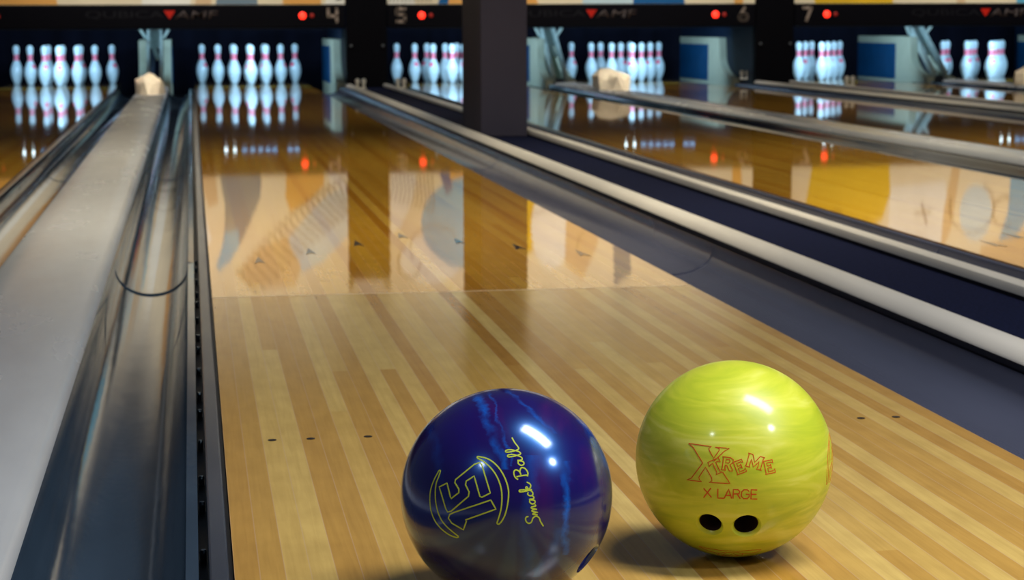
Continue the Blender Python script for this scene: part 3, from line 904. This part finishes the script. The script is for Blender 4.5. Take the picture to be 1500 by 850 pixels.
def make_ball(name, label, c, holes, mat, holemat):
    ax, ay, az = ball_frame(c)
    t = thing(name, label, 'bowling ball', c)
    b = bmesh.new()
    bmesh.ops.create_uvsphere(b, u_segments=128, v_segments=64, radius=R)
    me = bpy.data.meshes.new('ball_body'); b.to_mesh(me); b.free()
    me.materials.append(mat)
    o = bpy.data.objects.new('ball_body', me); COL.objects.link(o)
    o.rotation_euler = (0.4, 0.2, 0.3)
    bpy.context.view_layer.update()
    me.transform(o.matrix_world); o.rotation_euler = (0, 0, 0)
    cut = []
    for (hx, hy, r) in holes:
        hz = math.sqrt(max(0.0, 1 - hx * hx - hy * hy))
        d = (ax * hx + ay * hy + az * hz).normalized()
        k = MB()
        s = math.sqrt(R * R - r * r)
        k.lathe([(r * 0.9, R - 0.062), (r, R - 0.058), (r, s - 0.0040), (r + 0.0010, s - 0.0022), (r + 0.0032, s - 0.0002), (r + 0.0080, s + 0.0025), (r + 0.016, R + 0.012)], 40)
        k.m = [0 if i < 80 else 1 for i in range(len(k.f))]
        k.m[-2] = 0
        co = k.build('cutter', [holemat, mat])
        q = Vector((0, 0, 1)).rotation_difference(d)
        co.data.transform(q.to_matrix().to_4x4())
        md = o.modifiers.new('hole', 'BOOLEAN'); md.object = co; md.operation = 'DIFFERENCE'; md.solver = 'EXACT'
        md.material_mode = 'TRANSFER'
        cut.append(co)
    bpy.context.view_layer.update()
    nm = bpy.data.meshes.new_from_object(o.evaluated_get(bpy.context.evaluated_depsgraph_get()))
    o.modifiers.clear(); o.data = nm; nm.name = 'ball_body'
    for co in cut:
        bpy.data.objects.remove(co)
    smooth_by_angle(o, 28)
    o.parent = t
    return t, o, (ax, ay, az)

def on_sphere(p, fr, lift_):
    x, y = p
    l2 = x * x + y * y
    if l2 > 0.985:
        s = math.sqrt(0.985 / l2); x *= s; y *= s; l2 = 0.985
    d = fr[0] * x + fr[1] * y + fr[2] * math.sqrt(1 - l2)
    return d.normalized() * (R + lift_)

def engrave(name, parent, fr, strokes, w, mat, liftv=0.00018):
    """painted grooves: narrow ribbons lying on the ball's surface"""
    b = MB()
    for st in strokes:
        P = []
        for a, c in zip(st[:-1], st[1:]):
            n = max(1, int(math.hypot(c[0] - a[0], c[1] - a[1]) / 0.03))
            P += [(a[0] + (c[0] - a[0]) * i / n, a[1] + (c[1] - a[1]) * i / n) for i in range(n)]
        P.append(st[-1])
        Q = [on_sphere(p, fr, liftv) for p in P]
        closed = (Q[0] - Q[-1]).length < 1e-5
        if closed:
            Q = Q[:-1]
        n = len(Q)
        if n < 2:
            continue
        L = []
        for i in range(n):
            a = Q[(i - 1) % n] if (closed or i > 0) else Q[i]
            c = Q[(i + 1) % n] if (closed or i < n - 1) else Q[i]
            d = c - a
            if d.length < 1e-9:
                d = Vector((1, 0, 0))
            nn = Q[i].normalized()
            L.append(nn.cross(d).normalized())
        v, f = [], []
        for q, s in zip(Q, L):
            nn = q.normalized()
            v += [q + s * w / 2 - nn * 0.0004, q + s * w / 2, q - s * w / 2, q - s * w / 2 - nn * 0.0004]
        m_ = n if closed else n - 1
        for i in range(m_):
            j = (i + 1) % n
            for e in range(3):
                f.append((4 * i + e, 4 * i + e + 1, 4 * j + e + 1, 4 * j + e))
        b.add(v, f)
    return b.build(name, mat, parent)

def catmull(pts, n=6):
    out = []
    P = [pts[0]] + list(pts) + [pts[-1]]
    for i in range(1, len(P) - 2):
        p0, p1, p2, p3 = P[i - 1], P[i], P[i + 1], P[i + 2]
        for k in range(n):
            t = k / n
            out.append(tuple(0.5 * (2 * p1[j] + (p2[j] - p0[j]) * t + (2 * p0[j] - 5 * p1[j] + 4 * p2[j] - p3[j]) * t * t + (3 * p1[j] - p0[j] - 3 * p2[j] + p3[j]) * t ** 3) for j in (0, 1)))
    out.append(tuple(pts[-1]))
    return out

# --- purple ball
tp, bp_, frp = make_ball('bowling_ball', 'dark blue-purple marbled bowling ball with lime engraved 15, left of the yellow ball', PB,
                         [(0.768, -0.605, 0.0150)], M['ballpurple'], M['purplehole'])
def em(pts):      # emblem drawing units -> face coordinates
    return [((x / 5 - 119.5) / 154.0, (101.0 - y / 5) / 154.0) for x, y in pts]
left = [(128, 340), (95, 400), (70, 470), (63, 540), (72, 620), (100, 690), (145, 745), (200, 785), (250, 803), (268, 798)]
left_in = [(268, 798), (245, 780), (190, 735), (150, 690), (122, 630), (106, 560), (102, 490), (108, 430), (125, 385), (137, 345), (128, 340)]
right = [(395, 245), (450, 255), (500, 280), (550, 330), (590, 400), (612, 480), (608, 560), (590, 640), (565, 690), (545, 712)]
right_in = [(545, 712), (533, 703), (540, 680), (560, 610), (567, 530), (560, 460), (535, 390), (495, 330), (440, 280), (400, 258), (395, 245)]
five = [(410, 288), (375, 300), (245, 405), (240, 425), (268, 470), (268, 495), (215, 535), (208, 520), (185, 428), (130, 455), (175, 600), (190, 628), (215, 622), (335, 520), (340, 490), (315, 440), (320, 415), (375, 380), (415, 520), (428, 526), (487, 497), (425, 295), (410, 288)]
one = [(490, 545), (525, 607), (315, 682), (322, 690), (300, 750), (220, 705), (195, 670), (205, 645), (230, 632), (490, 545)]
engrave('number_emblem', tp, frp, [em(catmull(left)), em(catmull(left_in)), em(catmull(right)), em(catmull(right_in)), em(five), em(one)], 0.00130, M['engravegreen'])
# script lettering "Smack Ball": x along the line, y up, capital height 1
SC = [[(0.62, 0.80), (0.60, 1.02), (0.38, 1.08), (0.16, 0.92), (0.18, 0.68), (0.42, 0.48), (0.50, 0.22), (0.34, 0.00), (0.06, -0.06), (-0.32, -0.22)],
      [(0.55, 0.06), (0.70, 0.44), (0.74, 0.10), (0.72, 0.04), (0.90, 0.42), (0.98, 0.34), (0.94, 0.04), (1.12, 0.42), (1.20, 0.34), (1.18, 0.06), (1.30, 0.10)],
      [(1.72, 0.38), (1.54, 0.44), (1.38, 0.28), (1.40, 0.06), (1.56, 0.04), (1.70, 0.34), (1.74, 0.40), (1.70, 0.10), (1.82, 0.04), (1.94, 0.14)],
      [(2.22, 0.36), (2.10, 0.44), (1.96, 0.30), (1.96, 0.10), (2.10, 0.02), (2.28, 0.14), (2.44, 0.56), (2.52, 0.98), (2.40, 0.98), (2.34, 0.50), (2.34, 0.02)],
      [(2.34, 0.16), (2.52, 0.46), (2.62, 0.36), (2.40, 0.24), (2.62, 0.02), (2.80, 0.10), (2.92, 0.26)],
      [(3.46, 0.92), (3.42, 0.40), (3.36, 0.00)],
      [(3.24, 0.86), (3.46, 1.04), (3.80, 1.02), (3.92, 0.80), (3.74, 0.58), (3.50, 0.54), (3.78, 0.52), (3.96, 0.30), (3.80, 0.04), (3.50, -0.04), (3.28, 0.08)],
      [(4.48, 0.38), (4.30, 0.46), (4.12, 0.30), (4.14, 0.06), (4.32, 0.04), (4.46, 0.34), (4.50, 0.42), (4.46, 0.10), (4.60, 0.04), (4.76, 0.22), (4.98, 0.66), (5.02, 1.02), (4.90, 1.04), (4.84, 0.60), (4.86, 0.08), (4.98, 0.04), (5.12, 0.22), (5.32, 0.66), (5.36, 1.04), (5.24, 1.06), (5.18, 0.60), (5.22, 0.08), (5.40, 0.04), (5.72, 0.16), (6.10, 0.22)]]
o0, dx_, dy_ = (218.0, 774.0 - 550.0), None, None
def script(pts):
    out = []
    for x, y in pts:
        f = (x + 0.32) / 6.4
        # baseline runs up the ball with a slight bend; letters stand to its left
        bx_ = 787.0 - 24.0 * f - 12.0 * f * f
        by_ = 776.0 - 124.0 * f
        hx, hy = -16.6, 4.6
        u = bx_ + hx * y - 0.0
        v = by_ + hy * y
        out.append(((u - 739.5) / 154.0, (731.0 - v) / 154.0))
    return out
engrave('script_lettering', tp, frp, [script(catmull(s, 7)) for s in SC], 0.00125, M['engravegreen'])

# --- yellow ball
ty, by_o, fry = make_ball('bowling_ball', 'yellow-green swirled bowling ball with two finger holes and orange lettering', YB,
                          [(-0.245, -0.655, 0.0122), (0.119, -0.668, 0.0130)], M['ballyellow'], M['yellowhole'])
def ye(pts):
    return [((1000 + x / 7.727 - 1076) / 143.0, (677 - 640 - y / 7.727) / 143.0) for x, y in pts]
bigx = [(105, 125), (350, 160), (322, 180), (330, 205), (374, 285), (430, 205), (436, 186), (390, 165), (540, 180), (485, 212), (375, 318)]
bigx2 = [(468, 432), (545, 555), (320, 545), (352, 528), (350, 495), (285, 380), (212, 490), (218, 515), (242, 535), (80, 520), (132, 498), (256, 335), (240, 310), (155, 170), (105, 125)]
def glyph(pts, cx, cy, w, h, deg):
    a = math.radians(deg); out = []
    for x, y in pts:
        X, Y = (x - 0.5) * w, (0.5 - y) * h
        out.append((cx + X * math.cos(a) - Y * math.sin(a), cy + X * math.sin(a) + Y * math.cos(a)))
    return out
GT = [(0, 1), (1, 1), (1, 0.68), (0.86, 0.78), (0.64, 0.80), (0.64, 0.12), (0.78, 0), (0.22, 0), (0.36, 0.12), (0.36, 0.80), (0.14, 0.78), (0, 0.68), (0, 1)]
GR = [(0, 1), (0.7, 1), (0.95, 0.88), (0.95, 0.62), (0.72, 0.48), (1.0, 0.08), (1.0, 0), (0.72, 0), (0.45, 0.40), (0.34, 0.40), (0.34, 0.1), (0.42, 0), (0, 0), (0.1, 0.1), (0.1, 0.9), (0, 1)]
GRi = [(0.34, 0.84), (0.62, 0.84), (0.70, 0.72), (0.60, 0.58), (0.34, 0.58), (0.34, 0.84)]
GE = [(0, 1), (0.95, 1), (0.95, 0.74), (0.80, 0.84), (0.36, 0.84), (0.36, 0.60), (0.62, 0.60), (0.70, 0.70), (0.70, 0.34), (0.62, 0.44), (0.36, 0.44), (0.36, 0.16), (0.82, 0.16), (1, 0.30), (1, 0), (0, 0), (0.1, 0.1), (0.1, 0.9), (0, 1)]
GM = [(0, 1), (0.28, 1), (0.5, 0.45), (0.72, 1), (1, 1), (0.93, 0.9), (0.93, 0.1), (1, 0), (0.68, 0), (0.74, 0.1), (0.74, 0.62), (0.5, 0.08), (0.26, 0.62), (0.26, 0.1), (0.32, 0), (0, 0), (0.07, 0.1), (0.07, 0.9), (0, 1)]
st = [ye(bigx), ye(bigx2)]
for g, cx, cy, w, h, dg in ((GT, 398, 375, 125, 155, -24), (GR, 520, 345, 125, 140, 8), (GRi, 520, 345, 125, 140, 8), (GE, 648, 378, 110, 140, -20), (GM, 812, 322, 185, 140, 16), (GE, 962, 378, 110, 140, -12)):
    st.append(ye(glyph(g, cx, cy, w, h, dg)))
engrave('outlined_lettering', ty, fry, st, 0.00095, M['engravered'])
xl = [[(262, 608), (345, 705)], [(340, 605), (260, 708)], [(415, 612), (412, 712), (482, 714)], [(482, 714), (530, 616), (560, 716)], [(497, 682), (548, 684)],
      [(575, 716), (580, 620), (630, 622), (648, 640), (642, 664), (580, 668)], [(620, 668), (652, 718)],
      [(748, 640), (728, 622), (692, 622), (668, 646), (664, 690), (686, 716), (726, 718), (748, 696), (748, 672), (712, 670)],
      [(834, 624), (770, 622), (766, 720), (834, 722)], [(768, 670), (826, 671)]]
engrave('size_lettering', ty, fry, [ye(s) for s in xl], 0.0013, M['engravered'])
def px(pts):
    return [((x - 1076) / 143.0, (677 - y) / 143.0) for x, y in pts]
side = [[(1207, 714), (1208, 690), (1210, 662), (1213, 640), (1216, 650), (1218, 672), (1217, 694), (1213, 710), (1207, 714)], [(1209.5, 712), (1210.5, 685), (1213, 652)], [(1212, 708), (1213, 690), (1215.5, 682), (1216, 696)], [(1214, 680), (1216, 676), (1216.5, 664), (1215, 660)]]
def c3(pts):
    return px([(990 + x / 8.82, 740 + y / 8.82) for x, y in pts])
bot = [c3([(310, 548), (400, 572), (600, 600), (800, 610), (980, 592), (1088, 588), (1040, 622), (930, 640), (860, 640)]), c3([(310, 548), (380, 592), (470, 622), (545, 640)]),
       c3([(545, 665), (560, 640), (640, 622), (720, 628), (800, 626), (860, 640), (850, 668), (760, 676), (640, 676), (545, 665)]), c3([(600, 668), (640, 640), (690, 668), (740, 640), (800, 668)])]
engrave('side_emblem', ty, fry, [px(s) if False else px(s) for s in side], 0.0010, M['engravered'])
engrave('lower_emblem', ty, fry, bot, 0.0009, M['engravered'])

# ------------------------------------------------------------------ light
def area(name, loc, target, sx, sy, energy, col, spread=180, shape='RECTANGLE'):
    li = bpy.data.lights.new(name, 'AREA'); li.shape = shape; li.size = sx; li.size_y = sy
    li.energy = energy; li.color = col; li.spread = math.radians(spread)
    o = bpy.data.objects.new(name, li); COL.objects.link(o); o.location = loc
    o.rotation_euler = (Vector(target) - Vector(loc)).to_track_quat('-Z', 'Y').to_euler()
    return o
# ceiling panel over the lane (casts the ball shadows), two small studio heads
area('ceiling_panel', (0.92, 0.94, 2.52), (0.0, 1.45, 0.0), 0.46, 1.30, 80.0, (1.0, 0.96, 0.90))
area('studio_head_right', (0.65, 0.66, 0.945), (0.0, 1.45, 0.15), 0.13, 0.13, 4.6, (0.86, 0.94, 1.0), shape='ELLIPSE')
area('studio_head_left', (-1.32, 0.157, 1.515), (-0.1, 1.4, 0.1), 0.12, 0.12, 3.6, (0.88, 0.95, 1.0), shape='ELLIPSE')
# wall-washers hung from the ceiling in front of each mural
for key in PAIRC:
    for dx in (-1.05, -0.05, 1.0):
        x = PAIRC[key] + dx
        area('mural_washer', (x, 14.9, 2.75), (x + 0.2, YM, 1.30), 0.25, 0.12, 6.5, (1.0, 0.95, 0.86), 75)
# unseen warm fill lights, added overhead to brighten the mid-lane wood
for x in (-0.9, 0.95, 2.8, 4.7, 6.6):
    for y, e, sp in ((4.7, 12.0, 72), (7.4, 15.0, 100), (10.6, 9.0, 100)):
        area('lane_fill', (x, y, 3.1), (x, y + (0.2 if y < 10 else 2.6), 0), 0.5, 0.5, e, (1.0, 0.86, 0.62), sp)
for key in PAIRC:      # fill lights added to brighten the dark fronts of the hoods
    area('hood_fill', (PAIRC[key] + 0.3, 12.2, 2.9), (PAIRC[key], 15.0, 0.15), 0.1, 0.1, 1.7, (1.0, 0.90, 0.76), 16)
w = bpy.data.worlds.new('World'); S.world = w; w.use_nodes = True
bg = w.node_tree.nodes['Background']
bg.inputs[0].default_value = (0.55, 0.72, 1.0, 1)
bg.inputs[1].default_value = 0.07

# ------------------------------------------------------------------ camera
cd = bpy.data.cameras.new('Camera')
cam = bpy.data.objects.new('Camera', cd); COL.objects.link(cam)
mw = Matrix.Identity(4)
for i in range(3):
    mw[i][0], mw[i][1], mw[i][2], mw[i][3] = rt[i], up[i], -fw[i], CAM[i]
cam.matrix_world = mw
cd.sensor_fit = 'HORIZONTAL'; cd.sensor_width = 36.0
cd.lens = F / 1500.0 * 36.0
cd.clip_start = 0.05; cd.clip_end = 100
cd.dof.use_dof = True
cd.dof.focus_distance = 2.12
cd.dof.aperture_fstop = 14.0
S.camera = cam

S.view_settings.view_transform = 'Standard'
S.view_settings.look = 'None'
S.view_settings.exposure = 0.0
S.view_settings.gamma = 1.0
S.view_settings.use_curve_mapping = False
